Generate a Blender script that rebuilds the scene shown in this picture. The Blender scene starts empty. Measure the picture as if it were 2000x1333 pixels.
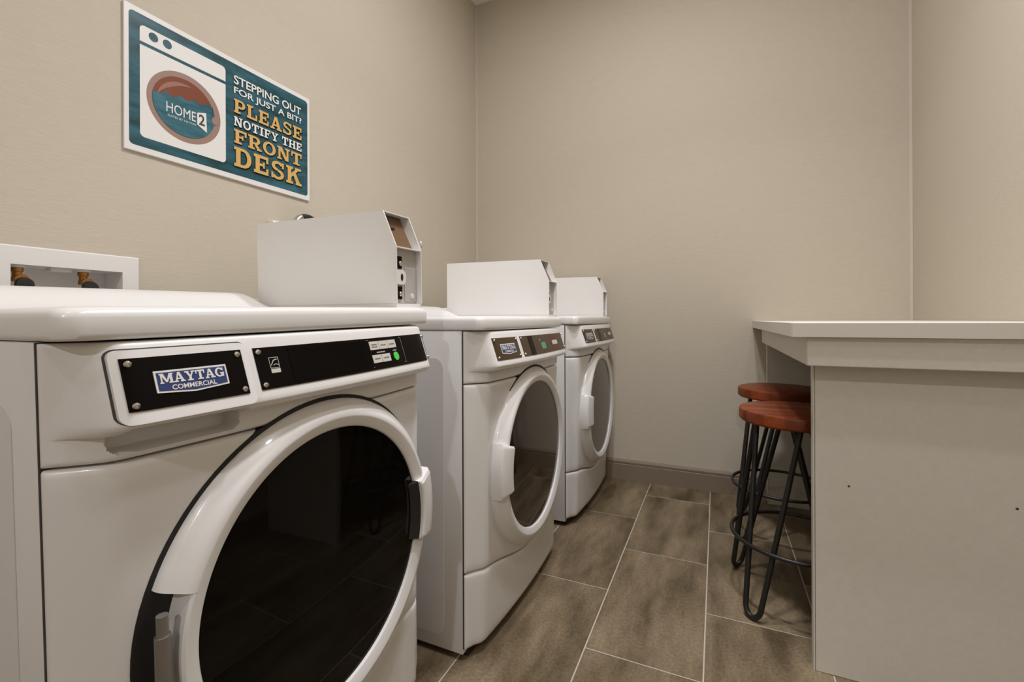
import bpy, bmesh, math, random
from mathutils import Vector, Matrix

random.seed(7)
scene = bpy.context.scene
COL = scene.collection
PI = math.pi
R = math.radians

# ------------------------------------------------------------------ camera
F_PX, CY_PX, YAW, ROLL, EYE = 886.3, 625.15, R(24.293), R(-0.212), 0.9235
cam_d = bpy.data.cameras.new('camera')
cam = bpy.data.objects.new('camera', cam_d)
COL.objects.link(cam)
cam_d.sensor_width = 36.0
cam_d.sensor_fit = 'HORIZONTAL'
cam_d.lens = 36.0 * F_PX / 2000.0
cam_d.shift_y = -(666.5 - CY_PX) / 2000.0
cam_d.clip_start = 0.02
_fw = Vector((-math.sin(YAW), math.cos(YAW), 0))
_r = Vector((math.cos(YAW), math.sin(YAW), 0))
_u = Vector((0, 0, 1))
_r2 = math.cos(ROLL) * _r + math.sin(ROLL) * _u
_u2 = -math.sin(ROLL) * _r + math.cos(ROLL) * _u
cam.matrix_world = Matrix(((_r2.x, _u2.x, -_fw.x, 0), (_r2.y, _u2.y, -_fw.y, 0), (_r2.z, _u2.z, -_fw.z, EYE), (0, 0, 0, 1)))
scene.camera = cam

# ------------------------------------------------------------------ world and exposure
world = bpy.data.worlds.new('world')
scene.world = world
world.use_nodes = True
world.node_tree.nodes['Background'].inputs[0].default_value = (1.0, 0.93, 0.85, 1)
world.node_tree.nodes['Background'].inputs[1].default_value = 0.05
scene.view_settings.view_transform = 'Standard'
scene.view_settings.look = 'None'
scene.view_settings.gamma = 1.0
scene.view_settings.use_curve_mapping = False
scene.view_settings.exposure = 0.10

# ceiling downlights, the last three added unseen as fill: (x, y, watts, beam spread)
CEIL = 3.02
DOWNLIGHTS = [(-0.70, -0.60, 3, 150), (-0.28, 1.35, 22, 180), (0.02, 1.00, 11, 115), (0.42, 0.45, 7, 180), (0.00, -2.50, 34, 180)]
LAMP_COL = (0.96, 0.965, 1.0)

# room limits
XL, XR, YB, YF = -1.46, 0.8225, 2.66, -3.60

# ------------------------------------------------------------------ materials
def mat(name, col, rough=0.5, metal=0.0, spec=0.5, coat=0.0, emit=None, estr=0.0):
    m = bpy.data.materials.new(name)
    m.use_nodes = True
    b = m.node_tree.nodes['Principled BSDF']
    b.inputs['Base Color'].default_value = (*col, 1)
    b.inputs['Roughness'].default_value = rough
    b.inputs['Metallic'].default_value = metal
    b.inputs['Specular IOR Level'].default_value = spec
    b.inputs['Coat Weight'].default_value = coat
    b.inputs['Coat Roughness'].default_value = 0.06
    if emit:
        b.inputs['Emission Color'].default_value = (*emit, 1)
        b.inputs['Emission Strength'].default_value = estr
    return m

def nodes_of(m):
    return m.node_tree.nodes, m.node_tree.links, m.node_tree.nodes['Principled BSDF']

def noise_colour(m, c1, c2, scale=(4, 4, 4), nscale=1.0, detail=6, lo=0.35, hi=0.65, bump=0.0, per_object=False, rough=None):
    N, Lk, b = nodes_of(m)
    tc = N.new('ShaderNodeTexCoord')
    mp = N.new('ShaderNodeMapping')
    mp.inputs['Scale'].default_value = scale
    Lk.new(tc.outputs['Object'], mp.inputs['Vector'])
    src = mp.outputs['Vector']
    if per_object:
        oi = N.new('ShaderNodeObjectInfo')
        mu = N.new('ShaderNodeMath'); mu.operation = 'MULTIPLY'; mu.inputs[1].default_value = 60
        Lk.new(oi.outputs['Random'], mu.inputs[0])
        ad = N.new('ShaderNodeVectorMath'); ad.operation = 'ADD'
        Lk.new(src, ad.inputs[0]); Lk.new(mu.outputs[0], ad.inputs[1])
        src = ad.outputs[0]
    nz = N.new('ShaderNodeTexNoise')
    nz.inputs['Scale'].default_value = nscale
    nz.inputs['Detail'].default_value = detail
    nz.inputs['Roughness'].default_value = 0.6
    Lk.new(src, nz.inputs['Vector'])
    cr = N.new('ShaderNodeValToRGB')
    cr.color_ramp.elements[0].position = lo
    cr.color_ramp.elements[0].color = (*c1, 1)
    cr.color_ramp.elements[1].position = hi
    cr.color_ramp.elements[1].color = (*c2, 1)
    Lk.new(nz.outputs['Fac'], cr.inputs['Fac'])
    Lk.new(cr.outputs['Color'], b.inputs['Base Color'])
    if bump:
        bp = N.new('ShaderNodeBump')
        bp.inputs['Strength'].default_value = bump
        bp.inputs['Distance'].default_value = 0.002
        Lk.new(nz.outputs['Fac'], bp.inputs['Height'])
        Lk.new(bp.outputs['Normal'], b.inputs['Normal'])
    if rough:
        mr = N.new('ShaderNodeMapRange')
        mr.inputs['To Min'].default_value = rough[0]
        mr.inputs['To Max'].default_value = rough[1]
        Lk.new(nz.outputs['Fac'], mr.inputs['Value'])
        Lk.new(mr.outputs[0], b.inputs['Roughness'])
    return nz, cr, b

M = {}
M['wall'] = mat('wallcovering', (0.55, 0.49, 0.42), 0.75, spec=0.25)
noise_colour(M['wall'], (0.54, 0.480, 0.387), (0.575, 0.511, 0.413), (34, 34, 300), 1.0, 3, 0.3, 0.7, bump=0.25)
M['ceiling'] = mat('ceiling_paint', (0.82, 0.79, 0.74), 0.85)
M['trim'] = mat('corner_caulk', (0.62, 0.56, 0.48), 0.6)
M['grout'] = mat('grout', (0.50, 0.44, 0.36), 0.85)
M['tile'] = mat('brown_tile', (0.10, 0.075, 0.05), 0.38, spec=0.4)
def tile_nodes():
    nz, cr, b = noise_colour(M['tile'], (0.078, 0.054, 0.028), (0.270, 0.205, 0.128), (9, 2.6, 4), 1.0, 10, 0.33, 0.68, per_object=True, rough=(0.30, 0.5))
    N, Lk, _ = nodes_of(M['tile'])
    tc = N.new('ShaderNodeTexCoord')
    n2 = N.new('ShaderNodeTexNoise'); n2.inputs['Scale'].default_value = 120; n2.inputs['Detail'].default_value = 4
    Lk.new(tc.outputs['Object'], n2.inputs['Vector'])
    mx = N.new('ShaderNodeMix'); mx.data_type = 'RGBA'; mx.blend_type = 'OVERLAY'
    mx.inputs[0].default_value = 0.55
    Lk.new(cr.outputs['Color'], mx.inputs[6]); Lk.new(n2.outputs['Fac'], mx.inputs[7])
    Lk.new(mx.outputs[2], b.inputs['Base Color'])
tile_nodes()
M['base'] = mat('baseboard_vinyl', (0.235, 0.180, 0.130), 0.5)
M['white'] = mat('appliance_white', (0.80, 0.785, 0.770), 0.28, coat=0.35)
M['white_side'] = mat('enamel_side', (0.76, 0.745, 0.735), 0.38)
M['meter'] = mat('meter_enamel', (0.83, 0.81, 0.785), 0.42)
M['meter_grey'] = mat('meter_grey_plate', (0.50, 0.47, 0.45), 0.45)
M['bronze'] = mat('coin_plate', (0.19, 0.105, 0.050), 0.35, metal=0.3)
M['black'] = mat('black_plate', (0.0045, 0.0028, 0.0022), 0.35, spec=0.08)
M['wall_tinted_plate'] = mat('wall_tinted_plate', (0.060, 0.032, 0.014), 0.30, spec=0.4)  # wall reflection on the black dryer plates, painted into the base colour
M['black_matte'] = mat('black_rubber', (0.012, 0.011, 0.010), 0.6)
M['display'] = mat('display_window', (0.002, 0.0012, 0.0012), 0.10, spec=0.10)
M['glass'] = mat('door_glass', (0.004, 0.003, 0.002), 0.03, spec=0.16)
M['glass_dryer'] = mat('reflect_tint_glass', (0.030, 0.020, 0.013), 0.03, spec=0.95)  # brown base colour stands in for the room reflected in dark glass
M['chrome'] = mat('chrome', (0.72, 0.69, 0.64), 0.22, metal=1.0)
M['steel'] = mat('hinge_steel', (0.30, 0.28, 0.26), 0.45, metal=0.7)
M['blue'] = mat('badge_blue', (0.020, 0.040, 0.155), 0.3)
M['silver'] = mat('badge_silver', (0.66, 0.63, 0.60), 0.35, metal=0.3)
M['badge_white'] = mat('badge_white', (0.75, 0.73, 0.70), 0.4)
M['button'] = mat('button_grey', (0.60, 0.57, 0.52), 0.45)
M['button_text'] = mat('button_print', (0.12, 0.11, 0.10), 0.5)
M['green'] = mat('start_green', (0.09, 0.62, 0.09), 0.4)
M['sticker'] = mat('sticker_green', (0.10, 0.32, 0.24), 0.4)
M['print_dark'] = mat('print_dark_red', (0.10, 0.025, 0.015), 0.4)
M['sign_white'] = mat('sign_white', (0.78, 0.76, 0.73), 0.4)
M['teal'] = mat('sign_teal', (0.03, 0.14, 0.17), 0.35)
noise_colour(M['teal'], (0.004, 0.046, 0.050), (0.034, 0.128, 0.175), (3, 7, 30), 1.0, 5, 0.36, 0.66)
M['water'] = mat('sign_water', (0.05, 0.19, 0.24), 0.35)
noise_colour(M['water'], (0.012, 0.080, 0.105), (0.055, 0.180, 0.230), (3, 8, 40), 1.0, 5, 0.36, 0.66)
M['rust'] = mat('sign_rust', (0.200, 0.048, 0.018), 0.4)
M['rust_light'] = mat('sign_rust_light', (0.31, 0.155, 0.105), 0.4)
M['taupe'] = mat('sign_taupe', (0.32, 0.205, 0.165), 0.4)
M['gold'] = mat('sign_gold', (0.66, 0.40, 0.13), 0.4)
M['box_white'] = mat('outlet_plastic', (0.78, 0.75, 0.72), 0.4)
M['brass'] = mat('brass_valve', (0.42, 0.20, 0.06), 0.3, metal=1.0)
M['laminate'] = mat('counter_laminate', (0.66, 0.62, 0.56), 0.42, spec=0.4)
noise_colour(M['laminate'], (0.745, 0.715, 0.645), (0.775, 0.745, 0.675), (60, 60, 60), 1.0, 3)
M['edge'] = mat('counter_edge_band', (0.72, 0.685, 0.615), 0.45)
M['joint'] = mat('dark_joint', (0.05, 0.045, 0.04), 0.7)
M['iron'] = mat('black_iron', (0.012, 0.011, 0.010), 0.42, spec=0.5)
M['wood'] = mat('red_brown_wood', (0.2, 0.05, 0.02), 0.42, spec=0.3)
def wood_nodes():
    noise_colour(M['wood'], (0.075, 0.011, 0.004), (0.27, 0.058, 0.013), (3, 22, 8), 1.0, 6, 0.32, 0.68, bump=0.1)
wood_nodes()
M['lens'] = mat('downlight_lens', (1, 1, 1), 0.4, emit=LAMP_COL, estr=6.0)

# ------------------------------------------------------------------ mesh helpers
def finish(o, smooth=None):
    me = o.data
    if smooth is not None:
        for p in me.polygons:
            p.use_smooth = True
        me.set_sharp_from_angle(angle=R(smooth))
    return o

def mk(name, verts, faces, m, parent=None, smooth=None, fixn=True):
    me = bpy.data.meshes.new(name)
    me.from_pydata([tuple(v) for v in verts], [], faces)
    if fixn:
        bm = bmesh.new(); bm.from_mesh(me)
        bmesh.ops.recalc_face_normals(bm, faces=bm.faces[:])
        bm.to_mesh(me); bm.free()
    me.materials.append(M[m] if isinstance(m, str) else m)
    o = bpy.data.objects.new(name, me)
    COL.objects.link(o)
    if parent is not None:
        o.parent = parent
    return finish(o, smooth)

def box(name, lo, hi, m, parent=None, bevel=0.0, seg=2):
    bm = bmesh.new()
    x0, y0, z0 = lo; x1, y1, z1 = hi
    vs = [bm.verts.new(p) for p in ((x0,y0,z0),(x1,y0,z0),(x1,y1,z0),(x0,y1,z0),(x0,y0,z1),(x1,y0,z1),(x1,y1,z1),(x0,y1,z1))]
    for f in ((0,3,2,1),(4,5,6,7),(0,1,5,4),(1,2,6,5),(2,3,7,6),(3,0,4,7)):
        bm.faces.new([vs[i] for i in f])
    if bevel:
        bmesh.ops.bevel(bm, geom=bm.edges[:], offset=bevel, segments=seg, affect='EDGES', profile=0.5)
    me = bpy.data.meshes.new(name)
    bm.to_mesh(me); bm.free()
    me.materials.append(M[m])
    o = bpy.data.objects.new(name, me)
    COL.objects.link(o)
    if parent is not None:
        o.parent = parent
    return finish(o, 35 if bevel else None)

def tube(name, pts, r, m, parent=None, n=10, closed=False):
    pts = [Vector(p) for p in pts]
    k = len(pts)
    verts, faces = [], []
    prev = None
    for i, p in enumerate(pts):
        if closed:
            t = (pts[(i + 1) % k] - pts[i - 1]).normalized()
        else:
            t = (pts[min(i + 1, k - 1)] - pts[max(i - 1, 0)]).normalized()
        if prev is None:
            a = Vector((0, 0, 1)) if abs(t.z) < 0.9 else Vector((1, 0, 0))
            nrm = (a - t * a.dot(t)).normalized()
        else:
            nrm = (prev - t * prev.dot(t)).normalized()
        prev = nrm
        b = t.cross(nrm)
        rr = r[i] if isinstance(r, (list, tuple)) else r
        for j in range(n):
            a = 2 * PI * j / n
            verts.append(p + (nrm * math.cos(a) + b * math.sin(a)) * rr)
    segs = k if closed else k - 1
    for i in range(segs):
        for j in range(n):
            i2 = (i + 1) % k
            faces.append((i * n + j, i * n + (j + 1) % n, i2 * n + (j + 1) % n, i2 * n + j))
    if not closed:
        faces.append(tuple(range(n))[::-1])
        faces.append(tuple(range((k - 1) * n, k * n)))
    return mk(name, verts, faces, m, parent, smooth=50)

def lathe(name, prof, m, parent=None, n=32, axis='z', at=(0, 0, 0), smooth=40):
    """prof: list of (radius, height); capped at both ends"""
    verts, faces = [], []
    for r, h in prof:
        for j in range(n):
            a = 2 * PI * j / n
            c, s = r * math.cos(a), r * math.sin(a)
            p = (c, s, h) if axis == 'z' else (h, c, s) if axis == 'x' else (s, h, c)
            verts.append((p[0] + at[0], p[1] + at[1], p[2] + at[2]))
    for i in range(len(prof) - 1):
        for j in range(n):
            faces.append((i * n + j, i * n + (j + 1) % n, (i + 1) * n + (j + 1) % n, (i + 1) * n + j))
    faces.append(tuple(range(n))[::-1])
    faces.append(tuple(range((len(prof) - 1) * n, len(prof) * n)))
    return mk(name, verts, faces, m, parent, smooth=smooth)

def prism(name, outline, mapf, t, m, parent=None, smooth=None):
    """outline in 2-D, mapf(a, b, d) -> 3-D, thickness t along d"""
    n = len(outline)
    verts = [mapf(a, b, 0) for a, b in outline] + [mapf(a, b, t) for a, b in outline]
    faces = [tuple(range(n))[::-1], tuple(range(n, 2 * n))]
    for i in range(n):
        j = (i + 1) % n
        faces.append((i, j, n + j, n + i))
    return mk(name, verts, faces, m, parent, smooth=smooth)

def rrect(x0, y0, x1, y1, r, n=6):
    pts = []
    for cx, cy, a0 in ((x1 - r, y0 + r, -90), (x1 - r, y1 - r, 0), (x0 + r, y1 - r, 90), (x0 + r, y0 + r, 180)):
        for i in range(n + 1):
            a = R(a0 + 90 * i / n)
            pts.append((cx + r * math.cos(a), cy + r * math.sin(a)))
    return pts

def disc(cx, cy, rx, ry, n=40):
    return [(cx + rx * math.cos(2 * PI * i / n), cy + ry * math.sin(2 * PI * i / n)) for i in range(n)]

def empty(name, loc):
    o = bpy.data.objects.new(name, None)
    o.empty_display_size = 0.1
    o.location = loc
    COL.objects.link(o)
    return o

def tag(o, label=None, cat=None, group=None, kind=None):
    if label: o['label'] = label
    if cat: o['category'] = cat
    if group: o['group'] = group
    if kind: o['kind'] = kind
    return o

def struct(o):
    o['kind'] = 'structure'
    return o

def copy_tree(o, parent=None):
    c = o.copy()
    COL.objects.link(c)
    c.parent = parent
    for ch in list(o.children):
        copy_tree(ch, c)
    return c

def sstep(a, b, x):
    t = max(0.0, min(1.0, (x - a) / (b - a)))
    return t * t * (3 - 2 * t)

# ------------------------------------------------------------------ lettering
_font_cache = {}
def sans(text, bold=0.0):
    """2-D triangles of a text in the built-in sans face"""
    key = (text, bold)
    if key in _font_cache:
        return _font_cache[key]
    cu = bpy.data.curves.new('t', 'FONT')
    cu.body = text
    cu.offset = bold
    cu.resolution_u = 4
    o = bpy.data.objects.new('t', cu)
    COL.objects.link(o)
    dg = bpy.context.evaluated_depsgraph_get()
    me = o.evaluated_get(dg).to_mesh()
    vs = [(v.co.x, v.co.y) for v in me.vertices]
    fs = [tuple(p.vertices) for p in me.polygons]
    o.evaluated_get(dg).to_mesh_clear()
    bpy.data.objects.remove(o)
    bpy.data.curves.remove(cu)
    _font_cache[key] = (vs, fs)
    return vs, fs

def _rc(x0, y0, x1, y1): return [[(x0, y0), (x1, y0), (x1, y1), (x0, y1)]]
def _arc(cx, cy, rx, ry, tx, ty, a0, a1, n=16):
    out = []
    for i in range(n):
        p, q = R(a0 + (a1 - a0) * i / n), R(a0 + (a1 - a0) * (i + 1) / n)
        out.append([(cx + rx * math.cos(p), cy + ry * math.sin(p)), (cx + rx * math.cos(q), cy + ry * math.sin(q)),
                    (cx + (rx - tx) * math.cos(q), cy + (ry - ty) * math.sin(q)), (cx + (rx - tx) * math.cos(p), cy + (ry - ty) * math.sin(p))])
    return out
_stem = _rc(.1, 0, .36, 1)
SLAB = {
    'T': (1.0, _rc(.37, 0, .63, 1) + _rc(.02, .84, .98, 1) + _rc(.02, .62, .15, .84) + _rc(.85, .62, .98, .84) + _rc(.2, 0, .8, .14)),
    'E': (.95, _stem + _rc(0, .84, .9, 1) + _rc(0, 0, .9, .16) + _rc(.36, .43, .66, .57) + _rc(.76, .64, .9, .84) + _rc(.76, .16, .9, .36) + _rc(.56, .33, .67, .67)),
    'F': (.92, _stem + _rc(0, .84, .9, 1) + _rc(0, 0, .54, .14) + _rc(.36, .43, .66, .57) + _rc(.76, .62, .9, .84) + _rc(.56, .33, .67, .67)),
    'L': (.92, _stem + _rc(0, .86, .54, 1) + _rc(0, 0, .88, .16) + _rc(.74, .16, .88, .44)),
    'P': (.95, _stem + _rc(0, 0, .54, .14) + _rc(0, .86, .3, 1) + _rc(.3, .85, .55, 1) + _rc(.3, .38, .55, .53) + _arc(.55, .69, .37, .31, .24, .15, -90, 90)),
    'R': (1.05, _stem + _rc(0, 0, .5, .14) + _rc(0, .86, .3, 1) + _rc(.3, .85, .55, 1) + _rc(.3, .40, .55, .54) + _arc(.55, .70, .36, .30, .24, .15, -90, 90)
          + [[(.42, .46), (.66, .46), (.96, .06), (.70, .06)]] + _rc(.66, 0, 1.04, .14)),
    'D': (1.02, _stem + _rc(0, 0, .4, .15) + _rc(0, .85, .4, 1) + _rc(.3, .85, .52, 1) + _rc(.3, 0, .52, .15) + _arc(.5, .5, .48, .5, .25, .15, -90, 90)),
    'O': (1.05, _arc(.5, .5, .52, .51, .25, .16, 0, 360, 32)),
    'S': (.92, _arc(.45, .735, .40, .275, .22, .15, 15, 270) + _arc(.45, .275, .42, .285, .22, .15, -165, 90) + _rc(.73, .66, .86, .98) + _rc(.03, .02, .16, .34)),
    'A': (1.08, [[(.10, .06), (.27, .06), (.56, 1), (.40, 1)], [(.38, 1), (.64, 1), (1.0, .06), (.72, .06)]] + _rc(.24, .27, .80, .41) + _rc(0, 0, .40, .14) + _rc(.60, 0, 1.1, .14)),
    'N': (1.1, _rc(.1, 0, .28, 1) + _rc(.80, 0, .98, 1) + [[(.08, 1), (.38, 1), (.98, 0), (.70, 0)]] + _rc(0, 0, .4, .13) + _rc(0, .87, .3, 1) + _rc(.66, .87, 1.1, 1)),
    'I': (.58, _rc(.15, 0, .42, 1) + _rc(0, 0, .57, .14) + _rc(0, .86, .57, 1)),
    'Y': (1.06, [[(.08, .95), (.36, .95), (.66, .42), (.40, .42)], [(.76, .95), (.95, .95), (.66, .42), (.50, .42)]] + _rc(.40, 0, .66, .46) + _rc(0, .86, .46, 1) + _rc(.64, .86, 1.06, 1) + _rc(.24, 0, .82, .14)),
    'H': (1.12, _rc(.1, 0, .36, 1) + _rc(.74, 0, 1.0, 1) + _rc(.3, .43, .8, .57) + _rc(0, 0, .46, .14) + _rc(0, .86, .46, 1) + _rc(.64, 0, 1.1, .14) + _rc(.64, .86, 1.1, 1)),
    'K': (1.1, _stem + _rc(0, 0, .48, .14) + _rc(0, .86, .48, 1) + [[(.34, .36), (.34, .60), (.72, .94), (.94, .94)], [(.46, .58), (.68, .66), (1.02, .06), (.74, .06)]] + _rc(.62, .86, 1.06, 1) + _rc(.66, 0, 1.1, .14)),
    'M': (1.35, _rc(.1, 0, .26, 1) + _rc(.98, 0, 1.24, 1) + [[(.1, 1), (.40, 1), (.76, .12), (.56, .12)], [(.96, 1), (1.2, 1), (.74, .12), (.58, .12)]] + _rc(0, 0, .38, .13) + _rc(0, .87, .34, 1) + _rc(.86, 0, 1.35, .13) + _rc(.98, .87, 1.35, 1)),
    'G': (1.05, _arc(.5, .5, .5, .51, .25, .16, 35, 350, 26) + _rc(.56, .34, 1.04, .47) + _rc(.74, .04, .98, .40) + _rc(.82, .66, .94, .98)),
}
def slab(text, gap=.10):
    vs, fs, x = [], [], 0.0
    for ch in text:
        if ch == ' ':
            x += .5; continue
        w, polys = SLAB[ch]
        for q in polys:
            i = len(vs)
            vs += [(x + a, b) for a, b in q]
            fs.append(tuple(range(i, i + len(q))))
        x += w + gap
    return vs, fs

def lettering(name, geo, rect, mapf, m, parent, lift=0.0):
    """fit the 2-D letters into rect and map them onto a surface"""
    vs, fs = geo
    xs = [v[0] for v in vs]; ys = [v[1] for v in vs]
    x0, x1, y0, y1 = min(xs), max(xs), min(ys), max(ys)
    a0, b0, a1, b1 = rect
    V = [list(mapf(a0 + (x - x0) / (x1 - x0) * (a1 - a0), b0 + (y - y0) / (y1 - y0) * (b1 - b0))) for x, y in vs]
    if lift:      # pieces of one letter overlap: keep them off each other's plane
        for i, f in enumerate(fs):
            for v in f:
                V[v][0] += lift * (i % 24)
    return mk(name, V, fs, m, parent, fixn=False)

# ------------------------------------------------------------------ lamps in the ceiling
def downlight(x, y, w, sp, label):
    t = empty('ceiling_downlight', (x, y, CEIL))
    lathe('trim_ring', [(0.075, 0.0), (0.105, 0.0), (0.105, -0.006), (0.082, -0.012), (0.075, -0.006)], 'box_white', t, 32)
    lathe('lens', [(0.001, -0.002), (0.074, -0.002), (0.074, -0.004), (0.001, -0.005)], 'lens', t, 32)
    ld = bpy.data.lights.new('downlight_lamp', 'AREA')
    ld.shape = 'DISK'; ld.size = 0.15
    ld.energy = w; ld.color = LAMP_COL
    ld.spread = R(sp)
    lo = bpy.data.objects.new('lamp', ld)
    COL.objects.link(lo)
    lo.parent = t
    lo.location = (0, 0, -0.016)
    tag(t, label, 'light', 'ceiling downlights')
for (x, y, w, sp), lb in zip(DOWNLIGHTS, ('round ceiling downlight near the left wall behind the viewpoint', 'round ceiling downlight above the aisle beside the machines',
                                      'added fill downlight above the aisle in front of the counter end', 'added fill downlight beside the right wall, nearer than the counter', 'added unseen fill downlight far behind the viewpoint')):
    downlight(x, y, w, sp, lb)

# ------------------------------------------------------------------ room shell
# left wall with a rectangular hole for the washer outlet box
HY0, HY1, HZ0, HZ1 = 0.4676, 0.6818, 0.93, 1.056
def wall_left():
    ys, zs = [YF, HY0, HY1, YB], [0, HZ0, HZ1, CEIL]
    V, Fc = [], []
    for x in (XL, XL - 0.12):
        for z in zs:
            for y in ys:
                V.append((x, y, z))
    idx = lambda s, i, j: s * 16 + i * 4 + j
    for i in range(3):
        for j in range(3):
            if i == 1 and j == 1:
                continue
            Fc.append((idx(0, i, j), idx(0, i, j + 1), idx(0, i + 1, j + 1), idx(0, i + 1, j)))
            Fc.append((idx(1, i, j), idx(1, i + 1, j), idx(1, i + 1, j + 1), idx(1, i, j + 1)))
    a = [(1, 1), (1, 2), (2, 2), (2, 1)]
    for k in range(4):
        p, q = a[k], a[(k + 1) % 4]
        Fc.append((idx(0, *p), idx(0, *q), idx(1, *q), idx(1, *p)))
    o = [(0, 0), (0, 1), (0, 2), (0, 3), (1, 3), (2, 3), (3, 3), (3, 2), (3, 1), (3, 0), (2, 0), (1, 0)]
    for k in range(12):
        p, q = o[k], o[(k + 1) % 12]
        Fc.append((idx(0, *p), idx(0, *q), idx(1, *q), idx(1, *p)))
    return mk('wall_left', V, Fc, 'wall')
struct(wall_left())
struct(box('wall_back', (XL - 0.12, YB, 0), (XR + 0.12, YB + 0.1, CEIL), 'wall'))
struct(box('wall_right', (XR, YF, 0), (XR + 0.1, YB, CEIL), 'wall'))
struct(box('wall_front', (XL - 0.12, YF - 0.1, 0), (XR + 0.12, YF, CEIL), 'wall'))
struct(box('ceiling', (XL - 0.12, YF - 0.1, CEIL), (XR + 0.12, YB + 0.1, CEIL + 0.1), 'ceiling'))
struct(box('trim_1', (XL, YB - 0.0025, 0.12), (XL + 0.014, YB, CEIL), 'trim', bevel=0.0008, seg=1))
struct(box('trim_2', (XR - 0.012, YB - 0.0025, 0.12), (XR, YB, CEIL), 'trim', bevel=0.0008, seg=1))

# floor: grout bed with single tiles
floor = struct(box('floor', (XL, YF, -0.06), (XR, YB, -0.0015), 'grout'))
XA, TW, TL, GR = -0.3424, 0.3075, 0.605, 0.0042
tile_cache = {}
def tile(x0, x1, y0, y1):
    w, l = round(x1 - x0, 4), round(y1 - y0, 4)
    if (w, l) not in tile_cache:
        b = box('tile', (-w / 2, -l / 2, -0.008), (w / 2, l / 2, 0), 'tile', floor, bevel=0.0009, seg=1)
        tile_cache[(w, l)] = b.data
        o = b
    else:
        o = bpy.data.objects.new('tile', tile_cache[(w, l)])
        COL.objects.link(o); o.parent = floor
    o.location = ((x0 + x1) / 2, (y0 + y1) / 2, 0)
for i in range(-5, 5):
    cx0, cx1 = XA + i * TW, XA + (i + 1) * TW
    a, b = max(cx0 + GR / 2, XL), min(cx1 - GR / 2, XR)
    if b - a < 0.02:
        continue
    off = 2.4585 if i % 2 == 0 else 2.153
    k0 = off + TL * 2
    y1 = k0
    while y1 > YF:
        y0 = y1 - TL
        c, d = max(y0 + GR / 2, YF), min(y1 - GR / 2, YB)
        if d - c > 0.02:
            tile(a, b, c, d)
        y1 = y0

# baseboard with a bead along its top
def baseboard(name, p0, p1, nrm):
    d = Vector(p1) - Vector(p0)
    prof = [(0, 0), (0.015, 0), (0.015, 0.088), (0.0125, 0.090), (0.0125, 0.094), (0.014, 0.096), (0.014, 0.104), (0.010, 0.112), (0.004, 0.116), (0, 0.116)]
    n = Vector(nrm)
    V = [Vector(p0) + n * a + Vector((0, 0, b)) for a, b in prof] + [Vector(p1) + n * a + Vector((0, 0, b)) for a, b in prof]
    k = len(prof)
    Fc = [tuple(range(k)), tuple(range(k, 2 * k))[::-1]] + [(i, (i + 1) % k, k + (i + 1) % k, k + i) for i in range(k)]
    return struct(mk(name, V, Fc, 'base'))
baseboard('baseboard_back', (XL + 0.016, YB, 0), (0.229, YB, 0), (0, -1, 0))
baseboard('baseboard_left', (XL, YF, 0), (XL, YB, 0), (1, 0, 0))
baseboard('baseboard_right', (XR, YF, 0), (XR, 1.405, 0), (-1, 0, 0))

# ------------------------------------------------------------------ counter
CT_X, CT_Y, CT_Z, CT_B = 0.170, 1.312, 0.914, 0.8785
def counter():
    t = empty('counter', (0.5, 1.9, 0))
    def bx(name, lo, hi, m, bevel=0.0015, par=None):
        o = box(name, [lo[0] - 0.5, lo[1] - 1.9, lo[2]], [hi[0] - 0.5, hi[1] - 1.9, hi[2]], m, par or t, bevel, 1)
        return o
    g = 0.0015
    top = bx('worktop', (CT_X + g, CT_Y + g, CT_B), (XR - 0.001, YB - 0.001, CT_Z), 'laminate')
    bx('edge_band', (CT_X - 0.001, CT_Y + 0.0015, CT_B), (CT_X + g, YB - 0.001, CT_Z - 0.0006), 'edge', 0.0004, top)
    bx('edge_band', (CT_X + 0.0012, CT_Y - 0.001, CT_B), (XR - 0.001, CT_Y + g, CT_Z - 0.0006), 'edge', 0.0004, top)
    bx('apron', (0.2055, 1.332, 0.8065), (XR - 0.001, 1.352, CT_B - 0.0005), 'laminate')
    bx('apron', (0.2045, 1.3325, 0.8065), (0.2048 + 0.02, 2.582, CT_B - 0.0005), 'laminate')
    e = bx('end_panel', (0.2335, 1.410, 0.0), (XR - 0.001, 1.436, CT_B - 0.0005), 'laminate')
    bx('edge_band', (0.2285, 1.4105, 0.0), (0.2325, 1.4355, CT_B - 0.001), 'edge', 0.0006, e)
    s = bx('support_panel', (0.2325, 2.584, 0.0), (XR - 0.001, YB - 0.001, CT_B - 0.0005), 'laminate')
    bx('edge_band', (0.2285, 2.5845, 0.0), (0.2320, YB - 0.002, CT_B - 0.001), 'edge', 0.0006, s)
    for x, z in ((0.306, 0.495), (0.62, 0.49)):
        lathe('screw_hole', [(0.0005, -0.0002), (0.0028, -0.0002), (0.0028, -0.0006), (0.0005, -0.0006)], 'joint', e, 10, 'y', (x - 0.5, 1.410 - 1.9, z))
    tag(t, 'off-white laminate bar counter with deep apron against the right wall', 'counter')
counter()

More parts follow.
